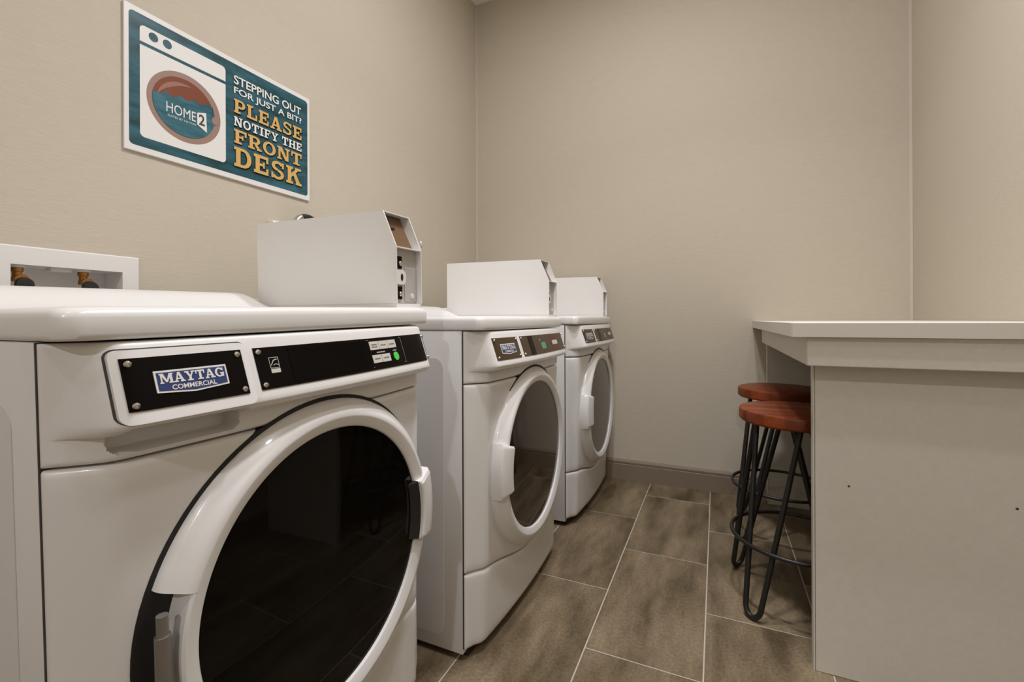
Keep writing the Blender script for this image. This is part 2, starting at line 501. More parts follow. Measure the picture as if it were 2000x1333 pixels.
# ------------------------------------------------------------------ stools
def stool():
    t = empty('bar_stool', (0, 0, 0))
    ZS, RS, TH = 0.625, 0.168, 0.040
    lathe('seat', [(0.001, ZS - TH), (RS - 0.006, ZS - TH), (RS, ZS - TH + 0.006), (RS, ZS - 0.006), (RS - 0.002, ZS - 0.002), (RS - 0.007, ZS), (0.001, ZS)], 'wood', t, 64)
    lathe('seat_plate', [(0.01, ZS - TH - 0.006), (0.13, ZS - TH - 0.006), (0.13, ZS - TH + 0.0005), (0.01, ZS - TH + 0.0005)], 'iron', t, 40)
    rr, RB, zt = 0.0082, 0.222, ZS - TH - 0.004
    for k in range(4):
        a = R(45 + 90 * k)
        d = Vector((math.cos(a), math.sin(a), 0)); n = Vector((-math.sin(a), math.cos(a), 0))
        half = 0.026
        A = [Vector((math.cos(a + s * R(38)), math.sin(a + s * R(38)), 0)) * 0.118 + Vector((0, 0, zt)) for s in (-1, 1)]
        Bm = [d * (RB - 0.008) + n * (s * half) + Vector((0, 0, 0.045)) for s in (-1, 1)]
        pts = [A[0].lerp(Bm[0], i / 8) for i in range(9)]
        for i in range(1, 12):
            b = PI * i / 12
            pts.append(d * (RB - 0.008 + 0.008 * math.sin(b)) + n * (-half * math.cos(b)) + Vector((0, 0, 0.045 - (0.045 - rr) * math.sin(b))))
        pts += [Bm[1].lerp(A[1], i / 8) for i in range(9)]
        tube('hairpin_leg', pts, rr, 'iron', t, 10)
    tube('foot_ring', [(0.192 * math.cos(2 * PI * i / 56), 0.192 * math.sin(2 * PI * i / 56), 0.208) for i in range(56)], 0.0065, 'iron', t, 8, True)
    return t
st = stool()
st.location = (0.236, 1.742, 0); st.rotation_euler.z = R(5.5)
tag(st, 'round wooden bar stool with black hairpin legs, the nearer one beside the counter end panel', 'stool', 'bar stools under the counter')
s2 = copy_tree(st)
s2.location = (0.252, 2.262, 0); s2.rotation_euler.z = R(-3)
tag(s2, 'round wooden bar stool with black hairpin legs, the farther one next to the back wall', 'stool', 'bar stools under the counter')

# ------------------------------------------------------------------ laundry machines
W = 0.686
ZLID = 0.897
ZC0, ZC1 = 0.753, 0.8945
ZLIP = 0.800
DY, DZ, DR = 0.343, 0.489, 0.284

def base_x(Y):
    e = max(0.0, min(Y, W - Y))
    q = (Y - W / 2) / (W / 2)
    t = e / 0.045
    k = 9.0
    soft = 1 - math.log(1 + math.exp(k * (1 - t))) / k          # min(t, 1) with a rounded corner
    soft = (soft + 0.0000) if t > 0.02 else soft
    return 0.007 + 0.045 * max(soft, 0.0) + 0.018 * (1 - q * q)

def console_x(Y, Z, washer):
    a = sstep(0.006, 0.040, Y) * sstep(0.0, 0.022, W - Y)
    if Z >= ZLIP:
        p = 1.0 - 0.88 * (Z - ZLIP) / (ZC1 - ZLIP)
    elif Z > ZLIP - 0.016:
        p = math.sqrt(max(0, 1 - ((ZLIP - Z) / 0.016) ** 2))
    else:
        p = 0.0
    x = base_x(Y) + 0.036 * a * p
    if washer:   # finger scoop under the detergent drawer
        cx, cz, hx, hz, r = 0.117, 0.7770, 0.076, 0.0170, 0.014
        dx, dz = max(abs(Y - cx) - (hx - r), 0), max(abs(Z - cz) - (hz - r), 0)
        dd = math.hypot(dx, dz)
        x -= 0.030 * (1 - sstep(r - 0.004, r, dd))
    return x

def grid_panel(name, ys, zfun, xfun, m, parent, back=0.0):
    """zfun(Y) -> list of Z samples; closed with a skirt back to X = back"""
    V, Fc = [], []
    nz = len(zfun(ys[0])); ny = len(ys)
    for Y in ys:
        for Z in zfun(Y):
            V.append((xfun(Y, Z), Y, Z))
    for i in range(ny - 1):
        for j in range(nz - 1):
            a = i * nz + j
            Fc.append((a, a + nz, a + nz + 1, a + 1))
    ring = [i * nz for i in range(ny)] + [(ny - 1) * nz + j for j in range(1, nz)] + [i * nz + nz - 1 for i in range(ny - 2, -1, -1)] + [j for j in range(nz - 2, 0, -1)]
    k0 = len(V)
    for v in ring:
        x, y, z = V[v]
        V.append((back, y, z))
    k = len(ring)
    for i in range(k):
        j = (i + 1) % k
        Fc.append((ring[j], ring[i], k0 + i, k0 + j))
    Fc.append(tuple(range(k0, k0 + k)))
    return mk(name, V, Fc, m, parent, smooth=38)

def seam_z(Y):
    q = abs(Y - W / 2) / (W / 2)
    return 0.236 - 0.056 * (1 - sstep(0.0, 0.9, q))

def rnd(d, r=0.010):
    if d >= r: return 0.0
    return r * (1 - math.sqrt(max(0.0, 1 - (1 - d / r) ** 2)))

def edge_samples(lo, hi, n, r=0.010):
    s = [lo, lo + r * .06, lo + r * .2, lo + r * .45, lo + r]
    e = [hi - r, hi - r * .45, hi - r * .2, hi - r * .06, hi]
    mid = [lo + r + (hi - lo - 2 * r) * i / n for i in range(1, n)]
    return s + mid + e

YS = [.0016, .0020, .0028, .004, .007, .011, .016, .022, .030, .038, .046] + [.046 + (W - .092) * i / 50 for i in range(1, 50)] + [W - v for v in (.046, .038, .030, .022, .016, .011, .007, .004, .0028, .0020, .0016)]
YSF = [.0016, .0020, .0028, .004, .007, .011, .016, .022, .026, .030] + [.030 + (W - .060) * i / 320 for i in range(1, 320)] + [W - v for v in (.030, .026, .022, .016, .011, .007, .004, .0028, .0020, .0016)]

def panel_x(Y, Z, zlo, zhi):
    x = base_x(Y) - 0.018 * max(0, (0.75 - Z) / 0.72) * min(1, min(Y, W - Y) / 0.03)
    x -= rnd(min(Z - zlo, zhi - Z))
    x -= rnd(min(Y, W - Y) - 0.0016, 0.004)
    return max(x, 0.002)

def lid_outline(ins):
    """plan outline of the lid, inset by ins, corners rounded"""
    pts = []
    x_back, y0, y1 = -0.705 + ins, -0.002 + ins, W + 0.002 - ins
    rc = 0.024
    front = lambda Y: 0.060 + 0.014 * (1 - ((Y - W / 2) / (W / 2)) ** 2) - ins
    pts.append((x_back, y0))
    for i in range(7):
        a = R(90 * i / 6)
        pts.append((front(y0 + rc) - rc + rc * math.sin(a), y0 + rc - rc * math.cos(a)))
    for i in range(1, 16):
        Y = y0 + rc + (y1 - y0 - 2 * rc) * i / 16
        pts.append((front(Y), Y))
    for i in range(7):
        a = R(90 * i / 6)
        pts.append((front(y1 - rc) - rc + rc * math.cos(a), y1 - rc + rc * math.sin(a)))
    pts.append((x_back, y1))
    return pts

def lid(parent):
    prof = [(0.012, ZLID), (0.004, ZLID + 0.0005), (0.001, ZLID + 0.003), (0.0, ZLID + 0.008), (0.0003, ZLID + 0.026), (0.0018, ZLID + 0.0315), (0.0052, ZLID + 0.0358), (0.011, ZLID + 0.0382), (0.022, ZLID + 0.0394), (0.04, ZLID + 0.0396)]
    V, Fc = [], []
    n = len(lid_outline(0))
    for ins, z in prof:
        V += [(x, y, z) for x, y in lid_outline(ins)]
    for i in range(len(prof) - 1):
        for j in range(n):
            k = (j + 1) % n
            Fc.append((i * n + j, i * n + k, (i + 1) * n + k, (i + 1) * n + j))
    Fc.append(tuple(range(n))[::-1])
    Fc.append(tuple(range((len(prof) - 1) * n, len(prof) * n)))
    return mk('lid', V, Fc, 'white', parent, smooth=40)

def hump(name, y0, y1, parent, h=0.046):
    """rounded raised ridge along the back of the lid"""
    z0 = ZLID + 0.0390
    xs = [-0.685 + 0.41 * i / 34 for i in range(35)]
    n = 36
    V, Fc = [], []
    for i in range(n + 1):
        Y = y0 + (y1 - y0) * (0.5 - 0.5 * math.cos(PI * i / n))
        d = min(Y - y0, y1 - Y)
        e = math.sqrt(max(0, 1 - (1 - min(d / 0.028, 1)) ** 2))
        for X in xs:
            p = sstep(-0.315, -0.46, X) if X > -0.46 else 1.0
            b = math.sqrt(max(0, 1 - (1 - min((X + 0.685) / 0.03, 1)) ** 2))
            V.append((X, Y, z0 + h * p * b * e))
    k = len(xs)
    for i in range(n):
        for j in range(k - 1):
            Fc.append((i * k + j, (i + 1) * k + j, (i + 1) * k + j + 1, i * k + j + 1))
    base = [i * k for i in range(n + 1)] + [n * k + j for j in range(1, k)] + [i * k + k - 1 for i in range(n - 1, -1, -1)] + [j for j in range(k - 2, 0, -1)]
    Fc.append(tuple(base))
    return mk(name, V, Fc, 'white', parent, smooth=60)

def sector_ring(name, prof, a0, a1, n, m, parent, cap=True, full=False, cy=DY, cz=DZ):
    """revolve (r, X) profile about the door axis from a0 to a1 degrees"""
    V, Fc = [], []
    k = len(prof)
    steps = n if full else n + 1
    for i in range(steps):
        a = R(a0 + (a1 - a0) * i / n)
        for r, x in prof:
            V.append((x, cy + r * math.cos(a), cz + r * math.sin(a)))
    for i in range(n):
        i2 = (i + 1) % steps
        for j in range(k):
            j2 = (j + 1) % k
            Fc.append((i * k + j, i2 * k + j, i2 * k + j2, i * k + j2))
    if not full:
        Fc.append(tuple(range(k))[::-1])
        Fc.append(tuple(range((steps - 1) * k, steps * k)))
    return mk(name, V, Fc, m, parent, smooth=24)

def patch(name, Y0, Z0, Y1, Z1, off, m, parent, washer, th=0.0012, ny=24, nz=8, r=0.0):
    """thin plate that follows the console surface"""
    V, Fc = [], []
    surf = lambda Y, Z: console_x(Y, max(Z, ZLIP), False)
    def inset(Z):
        if r <= 0: return 0.0
        d = min(Z - Z0, Z1 - Z)
        return 0 if d >= r else r - math.sqrt(max(0, r * r - (r - d) ** 2))
    zs = [Z0 + (Z1 - Z0) * (0.5 - 0.5 * math.cos(PI * j / nz)) if r else Z0 + (Z1 - Z0) * j / nz for j in range(nz + 1)]
    for lay in (0, 1):
        for i in range(ny + 1):
            for Z in zs:
                s = inset(Z)
                Y = Y0 + s + (Y1 - Y0 - 2 * s) * i / ny
                V.append((surf(Y, Z) + off + th * lay, Y, Z))
    k = nz + 1; tot = (ny + 1) * k
    for i in range(ny):
        for j in range(nz):
            a = i * k + j
            Fc.append((a, a + 1, a + k + 1, a + k))
            Fc.append((tot + a, tot + a + k, tot + a + k + 1, tot + a + 1))
    ring = [i * k for i in range(ny + 1)] + [ny * k + j for j in range(1, k)] + [i * k + nz for i in range(ny - 1, -1, -1)] + [j for j in range(nz - 1, 0, -1)]
    for i in range(len(ring)):
        a, b = ring[i], ring[(i + 1) % len(ring)]
        Fc.append((a, b, tot + b, tot + a))
    return mk(name, V, Fc, m, parent, smooth=35)

def on_console(off):
    return lambda Y, Z: (console_x(Y, max(Z, ZLIP), False) + off, Y, Z)

def flat_on(name, outline, off, m, parent):
    f = on_console(off)
    V = [f(y, z) for y, z in outline]
    return mk(name, V, [tuple(range(len(V)))], m, parent, fixn=False)

def screw(Y, Z, off, parent):
    x = console_x(Y, Z, False) + off
    lathe('screw', [(0.0005, 0.0), (0.0042, 0.0), (0.0042, 0.0012), (0.0034, 0.0026), (0.0018, 0.0031), (0.0016, 0.0016), (0.0005, 0.0016)], 'chrome', parent, 14, 'x', (x, Y, Z))

def badge(Y0, Z0, Y1, Z1, off, parent, silver=False):
    ym = (Y0 + Y1) / 2
    b = 0.0022
    rim = [(Y0, Z0), (ym, Z0 - 0.0035), (Y1, Z0), (Y1, Z1), (Y0, Z1)]
    inn = [(Y0 + b, Z0 + b), (ym, Z0 - 0.0035 + b), (Y1 - b, Z0 + b), (Y1 - b, Z1 - b), (Y0 + b, Z1 - b)]
    f0 = on_console(off)
    def mp(o):
        return lambda a, c, d: (f0(a, c)[0] + o + d, a, c)
    bo = prism('badge', rim, mp(0), 0.0012, 'badge_white', parent)
    prism('badge_field', inn, mp(0.0013), 0.0003, 'blue', parent)
    lettering('badge_lettering', slab('MAYTAG', .03), (Y0 + 0.0045, Z0 + 0.0102, Y1 - 0.0045, Z1 - 0.0033), on_console(off + 0.0020), 'badge_white', parent, 0.00001)
    lettering('badge_lettering', sans('COMMERCIAL', 0.02), (Y0 + 0.016, Z0 + 0.0018, Y1 - 0.016, Z0 + 0.0078), on_console(off + 0.0020), 'badge_white', parent)
    return bo

def meter_case(parent, washer):
    """coin meter case standing on the far end of the lid"""
    zb = ZLID + 0.047
    y0, y1 = 0.588, 0.684
    xb, xf = -0.42, 0.040
    prof = [(xb, zb + 0.002), (xf, zb + 0.002), (xf, zb + 0.132), (0.004, zb + 0.216), (xb, zb + 0.222)]
    th = 0.0025
    base = box('meter_case', (xb + 0.004, y0 + th, zb), (xf - 0.030, y1 - th, zb + 0.2145), 'meter_grey', parent)
    # (the solid core lies behind the face plates)
    base.data.clear_geometry()
    core = [(xb + 0.004, zb), (xf - 0.018, zb), (xf - 0.018, zb + 0.132), (-0.021, zb + 0.212), (xb + 0.004, zb + 0.218)]
    n = len(core)
    V = [(x, y0 + th, z) for x, z in core] + [(x, y1 - th, z) for x, z in core]
    Fc = [tuple(range(n)), tuple(range(n, 2 * n))[::-1]] + [(i, (i + 1) % n, n + (i + 1) % n, n + i) for i in range(n)]
    base.data.from_pydata(V, [], Fc)
    side = lambda yy: (lambda a, b, d: (a, yy + d, b))
    prism('side_panel', prof, side(y0), th, 'meter', base)
    prism('side_panel', prof, side(y1 - th), th, 'meter', base)
    # top panel
    tp = [(xb, zb + 0.222), (0.004, zb + 0.216), (0.004, zb + 0.2135), (xb, zb + 0.2195)]
    prism('top_panel', tp, side(y0 + th), y1 - y0 - 2 * th, 'meter', base)
    box('back_panel', (xb, y0 + th, zb + 0.002), (xb + 0.003, y1 - th, zb + 0.219), 'meter', base)
    # plinth strip under the case
    box('plinth', (xb + 0.002, y0 + 0.001, ZLID + 0.0392), (xf - 0.002, y1 - 0.001, zb + 0.0018), 'meter', base)
    # upper slanted coin plate, shelf, lower recessed plate
    cp = [(-0.0165, zb + 0.212), (-0.0185, zb + 0.2115), (0.0205, zb + 0.1335), (0.0225, zb + 0.1335)]
    prism('coin_plate', cp, side(y0 + th), (y1 - y0) * 0.86, 'bronze', base)
    sl = [(0.0, 0.0)]
    cx, cz = 0.0005, zb + 0.176
    prism('coin_slot', [(cx - 0.002, cz + 0.0075), (cx + 0.0005, cz + 0.0075), (cx + 0.0025, cz + 0.0025), (cx, cz + 0.0025)], side(y0 + 0.02), 0.024, 'black_matte', base)
    box('shelf', (0.0205, y0 + th, zb + 0.1295), (xf - 0.001, y1 - th, zb + 0.1325), 'meter', base)
    box('face_plate', (0.0225, y0 + th, zb + 0.004), (0.0250, y1 - th, zb + 0.129), 'meter_grey', base)
    box('coin_box_door', (0.0252, y0 + 0.046, zb + 0.008), (0.0265, y1 - 0.006, zb + 0.088), 'meter_grey', base, bevel=0.0006, seg=1)
    for z0, z1 in ((zb + 0.083, zb + 0.112), (zb + 0.012, zb + 0.042)):
        lp = box('lock_plate', (0.0252, y0 + 0.010, z0), (0.0275, y0 + 0.036, z1), 'black', base, bevel=0.0008, seg=1)
        lathe('lock_cylinder', [(0.0004, 0.0), (0.0055, 0.0), (0.0055, 0.005), (0.0046, 0.006), (0.0004, 0.006)], 'chrome', base, 16, 'x', (0.0272, y0 + 0.025, (z0 + z1) / 2 - 0.003))
    ol = rrect(y0 + 0.008, zb + 0.046, y0 + 0.044, zb + 0.080, 0.012)
    prism('lock_bezel', ol, lambda a, b, d: (0.0252 + d, a, b), 0.007, 'meter', base)
    prism('keyhole', disc(y0 + 0.029, zb + 0.063, 0.0045, 0.0085, 20), lambda a, b, d: (0.0323 + d, a, b), 0.0004, 'black_matte', base)
    lathe('rivet', [(0.0004, 0.0), (0.0065, 0.0), (0.006, 0.0018), (0.0004, 0.0024)], 'badge_white', base, 16, 'x', (0.0266, y1 - 0.022, zb + 0.020))
    if washer:
        tube('key_ring', [(0.028, y1 + 0.0035 + 0.002 * math.sin(a), zb + 0.148 + 0.007 * math.sin(a) + 0.0) if False else (0.030 + 0.007 * math.cos(a), y1 + 0.006, zb + 0.147 + 0.009 * math.sin(a)) for a in [2 * PI * i / 20 for i in range(20)]], 0.0014, 'chrome', base, 6, True)
        lathe('lock_knob', [(0.0005, 0.0), (0.013, 0.0), (0.013, 0.005), (0.010, 0.008), (0.0005, 0.008)], 'black_matte', base, 20, 'y', (0.020, y1 - 0.0002, zb + 0.112))
    return base

def machine(washer):
    t = empty('washing_machine' if washer else 'tumble_dryer', (0, 0, 0))
    cab = box('cabinet', (-0.70, 0.0, 0.018), (-0.0005, W, ZLID - 0.001), 'white_side', t, bevel=0.003)
    # stamped field in the near cabinet side
    sp = prism('side_embossing', rrect(-0.655, 0.055, -0.060, 0.820, 0.03), lambda a, b, d: (a, -d, b), 0.0009, 'white_side', cab)
    sp.location.y = -0.0001
    for X, Y in ((-0.66, 0.05), (-0.66, W - 0.05), (-0.05, 0.05), (-0.05, W - 0.05)):
        lathe('foot', [(0.001, 0.0), (0.022, 0.0), (0.022, 0.006), (0.010, 0.009), (0.010, 0.0185), (0.001, 0.0185)], 'black_matte', t, 16, 'z', (X, Y, 0))
    lid(t)
    hump('rear_ridge', 0.004, 0.583, t)
    hump('rear_ridge', 0.622, 0.684, t, 0.034)
    # control console
    zs = [ZC0 + v for v in (0, .0006, .002, .0045, .007, .0085, .0095, .0105, .0115, .0125, .0135, .015, .017, .020, .023, .026, .028, .0295)]
    z = ZLIP - 0.016
    zs += [z + v for v in (.0, .0006, .0016, .003, .005, .008, .011, .014, .016)]
    zs += [ZLIP + (ZC1 - 0.006 - ZLIP) * i / 14 for i in range(1, 15)] + [ZC1 - .004, ZC1 - .002, ZC1 - .0006, ZC1]
    zs = sorted(set(round(v, 5) for v in zs))
    def cx(Y, Z):
        return max(console_x(Y, Z, washer) - rnd(min(Z - ZC0, ZC1 - Z), 0.006) - rnd(min(Y, W - Y) - 0.0016, 0.004), 0.002)
    grid_panel('control_console', YSF if washer else YSF[::2] + [YSF[-1]] if len(YSF) % 2 == 0 else YSF[::2], lambda Y: zs, cx, 'white', t)
    # front door panel and toe panel
    zp = lambda Y: edge_samples(seam_z(Y) + 0.0016, ZC0 - 0.003, 26)
    grid_panel('front_panel', YS, zp, lambda Y, Z: panel_x(Y, Z, seam_z(Y) + 0.0016, ZC0 - 0.003), 'white', t)
    zq = lambda Y: edge_samples(0.030, seam_z(Y) - 0.0016, 10, 0.012)
    def tx(Y, Z):
        x = panel_x(Y, Z, -1, 2) - rnd(seam_z(Y) - 0.0016 - Z, 0.010) - rnd(Z - 0.030, 0.012)
        return max(x, 0.002)
    grid_panel('toe_panel', YS, zq, tx, 'white', t)
    box('seam_shade', (-0.0004, 0.0005, 0.034), (0.0030, W - 0.0005, ZLID - 0.0012), 'joint', t)  # dark strip put in for the shade inside the panel gaps
    box('toe_kick', (-0.03, 0.02, 0.006), (0.004, W - 0.02, 0.034), 'black_matte', t)
    # door
    cy, cz = (DY + 0.006, DZ) if washer else (DY, DZ)
    xo = 0.0 if washer else -0.004
    prof = [(DR - 0.062, 0.040), (DR, 0.040), (DR, 0.064), (DR - 0.0012, 0.070), (DR - 0.004, 0.075), (DR - 0.021, 0.0925), (DR - 0.024, 0.0945), (DR - 0.030, 0.0965), (DR - 0.033, 0.0965), (DR - 0.0495, 0.0895), (DR - 0.0515, 0.087), (DR - 0.0515, 0.078), (DR - 0.062, 0.074)]
    prof = [(r, x + (xo if x > 0.05 else 0)) for r, x in prof]
    # dark band standing in for gap shade, follows the bowed front behind the door ring
    a0, a1 = (0, 360) if washer else (55, 128)
    V, Fc = [], []
    for i in range(97):
        a = R(a0 + (a1 - a0) * i / 96)
        for r in (DR - 0.03, DR + (0.0055 if washer else 0.003)):
            Y, Z = cy - (0.0015 if washer else 0.0) + r * math.cos(a), cz + r * math.sin(a)
            xs_ = panel_x(Y, Z, -1, 2)
            V += [(xs_ - 0.01, Y, Z), (xs_ + 0.0009, Y, Z)]
    for i in range(96):
        p, q = i * 4, i * 4 + 4
        for u, v in ((0, 1), (1, 3), (3, 2), (2, 0)):
            Fc.append((p + u, p + v, q + v, q + u))
    mk('door_gap_shade', V, Fc, 'black_matte', t)
    if washer:
        notch = [(DR - 0.062, 0.045), (DR - 0.029, 0.045), (DR - 0.027, 0.0930), (DR - 0.030, 0.0965), (DR - 0.033, 0.0965), (DR - 0.0495, 0.0895), (DR - 0.0515, 0.087), (DR - 0.0515, 0.078), (DR - 0.062, 0.074)]
        d = sector_ring('door_ring', prof, -161, 161, 140, 'white', t, cy=cy, cz=cz)
        sector_ring('hinge_notch', notch, 160.9, 199.1, 20, 'white', d, cy=cy, cz=cz)
        tube('hinge', [(0.082, cy - DR + 0.013, cz - 0.075), (0.082, cy - DR + 0.013, cz + 0.070)], 0.0065, 'steel', d, 14)
        tube('hinge', [(0.082, cy - DR + 0.013, cz - 0.058), (0.082, cy - DR + 0.013, cz + 0.045)], 0.0088, 'steel', d, 14)
    else:
        d = sector_ring('door_ring', prof, 0, 360, 160, 'white', t, full=True, cy=cy, cz=cz)
    gr = DR - 0.0505
    lathe('door_glass', [(gr, 0.070), (gr, 0.0845 + xo)] + [(gr * k, 0.0845 + xo + 0.006 * (1 - k * k)) for k in (.97, .9, .8, .65, .5, .35, .2, .08, .005)], 'glass' if washer else 'glass_dryer', d, 96, 'x', (0, cy, cz))
    # handle with its dark finger pocket
    mid = 0 if washer else 180
    dz = 0.0 if washer else -3.0
    hp = [(DR - 0.050, 0.078), (DR - 0.010, 0.066), (DR + 0.004, 0.062), (DR + 0.004, 0.0905), (DR + 0.002, 0.0945), (DR - 0.002, 0.0975), (DR - 0.040, 0.1085), (DR - 0.046, 0.1085), (DR - 0.049, 0.106), (DR - 0.050, 0.102)]
    hp = [(r, x + xo) for r, x in hp]
    span = 15.5
    nn = 22
    V, Fc = [], []
    k = len(hp)
    for i in range(nn + 1):
        u = -1 + 2 * i / nn
        s = 1 - 0.16 * max(0, (abs(u) - 0.86) / 0.14) ** 2
        a = R(mid + dz + span * u)
        for r, x in hp:
            xx = x if x < 0.088 else x - 0.004 * max(0, (abs(u) - 0.9) / 0.1) ** 2
            V.append((xx, cy + r * math.cos(a), cz + r * math.sin(a)))
    for i in range(nn):
        for j in range(k):
            j2 = (j + 1) % k
            Fc.append((i * k + j, (i + 1) * k + j, (i + 1) * k + j2, i * k + j2))
    Fc.append(tuple(range(k))[::-1]); Fc.append(tuple(range(nn * k, (nn + 1) * k)))
    mk('handle', V, Fc, 'white', d, smooth=28)
    pk = [(r, x + xo) for r, x in [(DR - 0.070, 0.080), (DR - 0.050, 0.080), (DR - 0.050, 0.0995), (DR - 0.054, 0.0985), (DR - 0.070, 0.0872)]]
    sector_ring('handle_pocket', pk, mid + dz - span * 1.02, mid + dz + span * 1.02, 20, 'black_matte', d, cy=cy, cz=cz)
    # plates on the console
    P1, P2, PZ = (0.046, 0.184), (0.206, 0.646), (0.8145, 0.875)
    o1 = 0.0
    if washer:
        patch('drawer_gap', 0.0365, ZLIP - 0.0005, 0.1955, 0.886, 0.0002, 'joint', t, True, 0.0004, 24, 20, 0.010)
        patch('drawer_front', 0.0385, ZLIP - 0.0003, 0.1935, 0.8845, 0.0003, 'white', t, True, 0.0050, 24, 20, 0.009)
        o1 = 0.0054
    pl = patch('badge_plate', P1[0], PZ[0], P1[1], PZ[1], o1 + 0.0002, 'black' if washer else 'wall_tinted_plate', t, washer)
    p2 = patch('control_plate', P2[0], PZ[0], P2[1], PZ[1], 0.0002, 'black' if washer else 'wall_tinted_plate', t, washer)
    for p, (a, b), o in ((pl, P1, o1), (p2, P2, 0.0)):
        for Y in (a + 0.0065, b - 0.0065):
            for Z in (PZ[0] + 0.0065, PZ[1] - 0.0065):
                screw(Y, Z, o + 0.0013, p)
    badge(0.0745, 0.832, 0.1585, 0.8575, o1 + 0.0014, pl)
    f = 0.0015
    if washer:
        patch('display_window', 0.262, 0.820, 0.440, 0.871, f, 'display', p2, True, 0.0006)
        # energy label mark
        q = [(0.2265, 0.836), (0.2420, 0.836), (0.2420, 0.8575), (0.2265, 0.8575)]
        def frame(x0, z0, x1, z1, w, m='button', nm='printed_frame', o=f):
            for r in ((x0, z0, x1, z0 + w), (x0, z1 - w, x1, z1), (x0, z0 + w, x0 + w, z1 - w), (x1 - w, z0 + w, x1, z1 - w)):
                flat_on(nm, [(r[0], r[1]), (r[2], r[1]), (r[2], r[3]), (r[0], r[3])], o, m, p2)
        frame(0.2265, 0.8435, 0.2420, 0.8595, 0.0007)
        flat_on('energy_mark', [(0.2275, 0.8475), (0.2330, 0.8555), (0.2375, 0.8570), (0.2405, 0.8555), (0.2375, 0.8555), (0.2335, 0.8540), (0.2288, 0.8475)], f + 0.0003, 'button', p2)
        flat_on('energy_mark', [(0.2320, 0.8480), (0.2360, 0.8500), (0.2410, 0.8480), (0.2410, 0.8470), (0.2360, 0.8490), (0.2320, 0.8470)], f + 0.0003, 'button', p2)
        flat_on('energy_mark', rrect(0.2265, 0.8365, 0.2420, 0.8425, 0.0004, 2), f + 0.0002, 'button', p2)
        frame(0.4385, 0.820, 0.5480, 0.8715, 0.0004)
        w3 = 0.0265
        def print_row(ya, yb, z0, o, m):      # small print too blurred to read: a row of short strokes
            n = max(4, int((yb - ya) / 0.0026))
            w = (yb - ya) / n
            V, Fc = [], []
            for i in range(n):
                c = on_console(o)
                h = 0.0024 if i % 3 else 0.0019
                q = [c(ya + i * w, z0), c(ya + (i + 0.72) * w, z0), c(ya + (i + 0.72) * w, z0 + h), c(ya + i * w, z0 + h)]
                V += q
                Fc.append(tuple(range(4 * i, 4 * i + 4)))
            mk('button_print', V, Fc, m, p2, fixn=False)
        for k in range(3):
            y = 0.4440 + k * (w3 + 0.001)
            bt = patch('button', y, 0.8525, y + w3, 0.8685, f + 0.0002, 'button', p2, True, 0.0008, 4, 4)
            for zz in ((0.8612, 0.8568) if k == 0 else (0.859,)):
                print_row(y + 0.005, y + w3 - 0.005, zz, f + 0.0013, 'button_text')
        for k in range(2):
            y = 0.4440 + k * (w3 + 0.001)
            patch('button', y, 0.8275, y + w3, 0.8425, f + 0.0002, 'button', p2, True, 0.0008, 4, 4)
            print_row(y + 0.005, y + w3 - 0.005, 0.834, f + 0.0013, 'button_text')
        print_row(0.460, 0.486, 0.8457, f + 0.0004, 'button')
        print_row(0.511, 0.524, 0.8457, f + 0.0004, 'button')
        fo = on_console(f)
        prism('start_button', disc(0.5175, 0.8350, 0.0080, 0.0085, 24), lambda a, b, d: (fo(a, b)[0] + d, a, b), 0.0014, 'green', p2)
    else:
        patch('display_window', 0.262, 0.8155, 0.296, 0.8735, f, 'display', p2, False, 0.0008)
        patch('price_sticker', 0.362, 0.829, 0.402, 0.850, f, 'sticker', p2, False, 0.0004, 6, 4)
        prism('sticker_dot', disc(0.358, 0.8585, 0.0055, 0.0045, 16), lambda a, b, d: (on_console(f)(a, b)[0] + d, a, b), 0.0004, 'sticker', p2)
        patch('print_panel', 0.470, 0.818, 0.545, 0.8715, f, 'print_dark', p2, False, 0.0003, 8, 6)
        patch('button', 0.478, 0.8375, 0.540, 0.8520, f + 0.0004, 'button', p2, False, 0.0008, 8, 4)
    meter_case(t, washer)
    return t

wm = machine(True)
wm.location = (-0.700, 0.262, 0.004)
wm.rotation_euler.x = R(1.2)
tag(wm, 'white front-load coin washer nearest the viewpoint with detergent drawer and black door', 'washing machine')
d1 = machine(False)
d1.location = (-0.628, 1.062, -0.002)
tag(d1, 'white coin-operated tumble dryer, the middle machine between the washer and the far dryer', 'dryer', 'coin dryers along the left wall')
d2 = copy_tree(d1)
d2.location = (-0.618, 1.936, 0.004)
tag(d2, 'white coin-operated tumble dryer at the far end beside the back wall', 'dryer', 'coin dryers along the left wall')

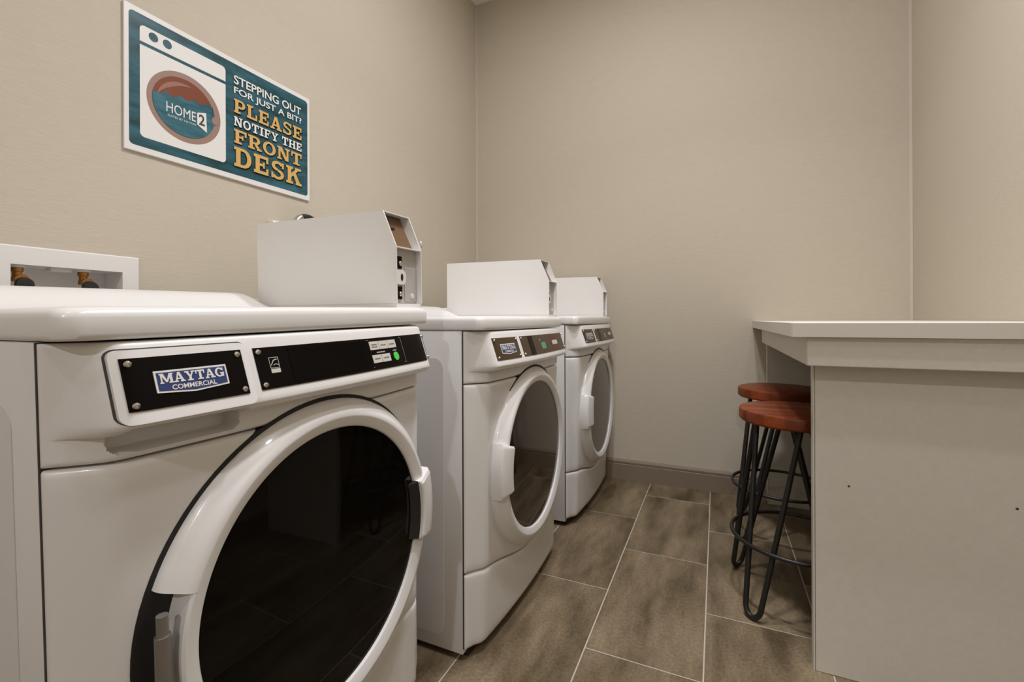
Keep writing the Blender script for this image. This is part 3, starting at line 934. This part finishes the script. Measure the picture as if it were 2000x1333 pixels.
# ------------------------------------------------------------------ washer outlet box in the left wall
def outlet_box():
    t = empty('washer_outlet_box', (XL, 0.5747, 0.90))
    y0, y1, z0, z1 = 0.4292, 0.7200, 0.885, 1.0985
    L = lambda x, y, z: (x, y - 0.5747, z - 0.90)
    th = 0.006
    out = [(y0, z0), (y1, z0), (y1, z1), (y0, z1)]
    inn = [(HY0 + .001, HZ0 + .001), (HY1 - .001, HZ0 + .001), (HY1 - .001, HZ1 - .001), (HY0 + .001, HZ1 - .001)]
    b = 0.003
    outb = [(y0 + b, z0 + b), (y1 - b, z0 + b), (y1 - b, z1 - b), (y0 + b, z1 - b)]
    V = [L(0.0002, *p) for p in out] + [L(th - b, *p) for p in out] + [L(th, *p) for p in outb] + [L(th, *p) for p in inn] + [L(-0.085, *p) for p in inn]
    Fc = []
    for lay in range(4):
        for i in range(4):
            j = (i + 1) % 4
            Fc.append((lay * 4 + i, lay * 4 + j, lay * 4 + 4 + j, lay * 4 + 4 + i))
    Fc.append((16, 17, 18, 19))
    mk('box_frame', V, Fc, 'box_white', t, fixn=True)
    for i, yy in enumerate((0.4920, 0.6140)):
        v = lathe('valve', [(0.002, 0.118), (0.010, 0.118), (0.010, 0.128), (0.0085, 0.129), (0.0085, 0.140), (0.011, 0.141), (0.011, 0.153), (0.002, 0.154)], 'brass', t, 12, 'z', L(-0.035, yy, 0.90))
        lathe('valve_mount', [(0.002, 0.1505), (0.017, 0.1505), (0.017, 0.1558), (0.002, 0.1558)], 'box_white', t, 20, 'z', L(-0.035, yy, 0.90))
        lathe('valve_collar', [(0.004, 0.0), (0.0125, 0.0), (0.0125, 0.010), (0.004, 0.010)], 'brass', t, 20, 'x', L(-0.026, yy + 0.003, 0.90 + 0.122))
        lathe('valve_knob', [(0.002, 0.0), (0.0155, 0.0), (0.0170, 0.006), (0.0155, 0.012), (0.002, 0.013)], 'black_matte', t, 20, 'x', L(-0.017, yy + 0.005, 0.90 + 0.110))
    cl = box('box_clip', (-0.05, -0.028, 0.147), (-0.022, 0.012, 0.1555), 'box_white', t, bevel=0.002)
    tag(t, 'white recessed wall box with two brass water valves behind the washer', 'outlet box')
outlet_box()

# ------------------------------------------------------------------ cord and socket on the wall behind the washer meter
def cord():
    xw = XL + 0.05
    pts = [(xw, 1.185, 0.30), (xw, 1.185, 0.9), (xw, 1.180, 1.18), (xw, 1.190, 1.270), (xw, 1.218, 1.308), (xw, 1.262, 1.312), (xw, 1.300, 1.285), (xw, 1.325, 1.18), (xw, 1.33, 0.9), (xw, 1.33, 0.30)]
    # smooth with Catmull-Rom
    P = [Vector(p) for p in pts]
    out = []
    for i in range(len(P) - 1):
        a, b, c, d = P[max(i - 1, 0)], P[i], P[i + 1], P[min(i + 2, len(P) - 1)]
        for k in range(8):
            s = k / 8
            out.append(0.5 * ((2 * b) + (c - a) * s + (2 * a - 5 * b + 4 * c - d) * s * s + (3 * b - a - 3 * c + d) * s ** 3))
    t = tube('power_cord', out, 0.011, 'black_matte', None, 10)
    # ribbed metal sleeve
    sl = [p for p in out if 1.15 <= p.y <= 1.222 and p.z > 1.10]
    dense, rad = [], []
    for i in range(len(sl) - 1):
        for k in range(6):
            dense.append(sl[i].lerp(sl[i + 1], k / 6)); rad.append(0.0135 if (k % 3) else 0.0115)
    tube('metal_sleeve', dense, rad, 'chrome', t, 10)
    tag(t, 'black cord with ribbed metal sleeve arching behind the washer coin box', 'cord')
    o = box('wall_socket', (XL, 1.112, 1.165), (XL + 0.035, 1.178, 1.280), 'box_white', None, bevel=0.004)
    tag(o, 'white wall socket cover showing just above the washer coin box', 'socket')
cord()

# ------------------------------------------------------------------ sign on the left wall
def sign():
    SY, SZ, SW, SH = 0.6845, 1.3915, 0.6105, 0.3990
    TH = 0.008
    t = empty('laundry_sign', (XL, SY + SW / 2, SZ))
    b = box('board', (0.0003, -SW / 2, 0), (TH, SW / 2, SH), 'sign_white', t, bevel=0.0008, seg=1)
    S = lambda a: (a - 0.5) * SW
    Z = lambda c: c * SH
    def mp(lay):
        x = TH + 0.0002 + lay * 0.0004
        return lambda a, c: (x, S(a), Z(c))
    def flat(name, pts, lay, m):
        f = mp(lay)
        V = [f(a, c) for a, c in pts]
        return mk(name, V, [tuple(range(len(V)))], m, b, fixn=False)
    asp = SW / SH
    def rr(x0, y0, x1, y1, r):
        return [(p[0] / asp, p[1]) for p in rrect(x0 * asp, y0, x1 * asp, y1, r)]
    flat('teal_field', rr(0.018, 0.042, 0.983, 0.962, 0.028), 0, 'teal')
    def half(x0, y0, x1, y1, r, up):
        o = rr(x0, y0, x1, y1, r)
        ym = (y0 + y1) / 2
        keep = [p for p in o if (p[1] > ym) == up]
        if up:
            return [(x0, y0), (x1, y0)] + keep
        k = [p for p in o if p[1] <= ym]
        i = k.index(min(k, key=lambda p: (p[0] < (x0 + x1) / 2, p[1]) if False else p[1]))
        right = [p for p in k if p[0] > (x0 + x1) / 2]; left = [p for p in k if p[0] <= (x0 + x1) / 2]
        return left + right + [(x1, y1), (x0, y1)]
    flat('washer_drawing', half(0.060, 0.112, 0.454, 0.752, 0.030, False), 1, 'sign_white')
    flat('washer_drawing', half(0.060, 0.776, 0.454, 0.891, 0.030, True), 1, 'sign_white')
    for cx in (0.115, 0.1735):
        flat('dial_drawing', disc(cx, 0.842, 0.0195, 0.031), 2, 'teal')
    cx, cy, ro = 0.2555, 0.428, 0.170
    flat('door_drawing', disc(cx, cy, ro, ro * asp * 0.98, 56), 2, 'taupe')
    ri = 0.143
    flat('inside_drawing', disc(cx - 0.004, cy, ri, ri * asp * 0.98, 56), 3, 'rust')
    # light arc of reflection drawn in the porthole
    arc = []
    for i in range(15):
        a = R(75 + 95 * i / 14)
        arc.append((cx - 0.006 + 0.122 * math.cos(a), cy + 0.122 * asp * 0.95 * math.sin(a)))
    for i in range(14, -1, -1):
        a = R(75 + 95 * i / 14)
        w = 0.020 * math.sin(PI * i / 14) + 0.002
        arc.append((cx - 0.006 + (0.122 - w) * math.cos(a), cy + (0.122 - w) * asp * 0.95 * math.sin(a)))
    flat('shine_drawing', arc, 4, 'rust_light')
    # water with scalloped waves
    top = []
    n = 60
    xa, xb = cx - 0.004 - ri * 0.985, cx - 0.004 + ri * 0.93
    for i in range(n + 1):
        x = xa + (xb - xa) * i / n
        wv = abs(math.sin((x - xa) / (xb - xa) * PI * 4.2 + 0.5))
        y = cy + 0.040 + 0.055 * (x - xa) / (xb - xa) + 0.016 - 0.026 * wv
        top.append((x, y))
    low = []
    a0 = math.atan2((top[-1][1] - cy) / (asp * 0.98), top[-1][0] - (cx - 0.004))
    a1 = math.atan2((top[0][1] - cy) / (asp * 0.98), top[0][0] - (cx - 0.004))
    if a1 > 0: a1 -= 2 * PI
    for i in range(41):
        a = a0 + (a1 - a0) * i / 40
        low.append((cx - 0.004 + ri * math.cos(a), cy + ri * asp * 0.98 * math.sin(a)))
    wt = top + low
    f = mp(5)
    bm = bmesh.new()
    vs = [bm.verts.new(f(a, c)) for a, c in wt[:-1]]
    fc = bm.faces.new(vs)
    bmesh.ops.triangulate(bm, faces=[fc], ngon_method='EAR_CLIP')
    me = bpy.data.meshes.new('water_drawing'); bm.to_mesh(me); bm.free()
    me.materials.append(M['water'])
    wo = bpy.data.objects.new('water_drawing', me); COL.objects.link(wo); wo.parent = b
    flat('latch_drawing', disc(cx + ri - 0.003, cy - 0.012, 0.016, 0.030), 6, 'taupe')
    # logo
    f7 = mp(7)
    lettering('logo_lettering', sans('HOME', 0.0), (0.166, 0.352, 0.300, 0.425), f7, 'sign_white', b)
    flat('logo_flag', [(0.306, 0.338), (0.354, 0.300), (0.350, 0.452), (0.306, 0.428)], 7, 'sign_white')
    lettering('logo_lettering', sans('2', 0.02), (0.314, 0.342, 0.343, 0.425), mp(8), 'joint', b)
    lettering('logo_lettering', sans('SUITES BY HILTON'), (0.172, 0.322, 0.300, 0.337), f7, 'sign_white', b)
    # message
    lettering('message_lettering', sans('STEPPING OUT', 0.018), (0.497, 0.794, 0.931, 0.866), f7, 'sign_white', b)
    lettering('message_lettering', sans('FOR JUST A BIT?', 0.018), (0.497, 0.699, 0.934, 0.770), f7, 'sign_white', b)
    for text, r, m in (('PLEASE', (0.497, 0.556, 0.934, 0.672), 'gold'), ('NOTIFY THE', (0.497, 0.448, 0.934, 0.525), 'sign_white'),
                       ('FRONT', (0.497, 0.304, 0.934, 0.422), 'gold'), ('DESK', (0.497, 0.112, 0.934, 0.276), 'gold')):
        e = 0.004
        lettering('message_shadow', slab(text), (r[0] + e, r[1] - e * 1.6, r[2] + e, r[3] - e * 1.6), mp(6), 'black', b, 0.000012)
        lettering('message_lettering', slab(text), r, f7, m, b, 0.000012)
    tag(t, 'teal laundry notice board with washer drawing and gold lettering on left wall', 'sign')
sign()
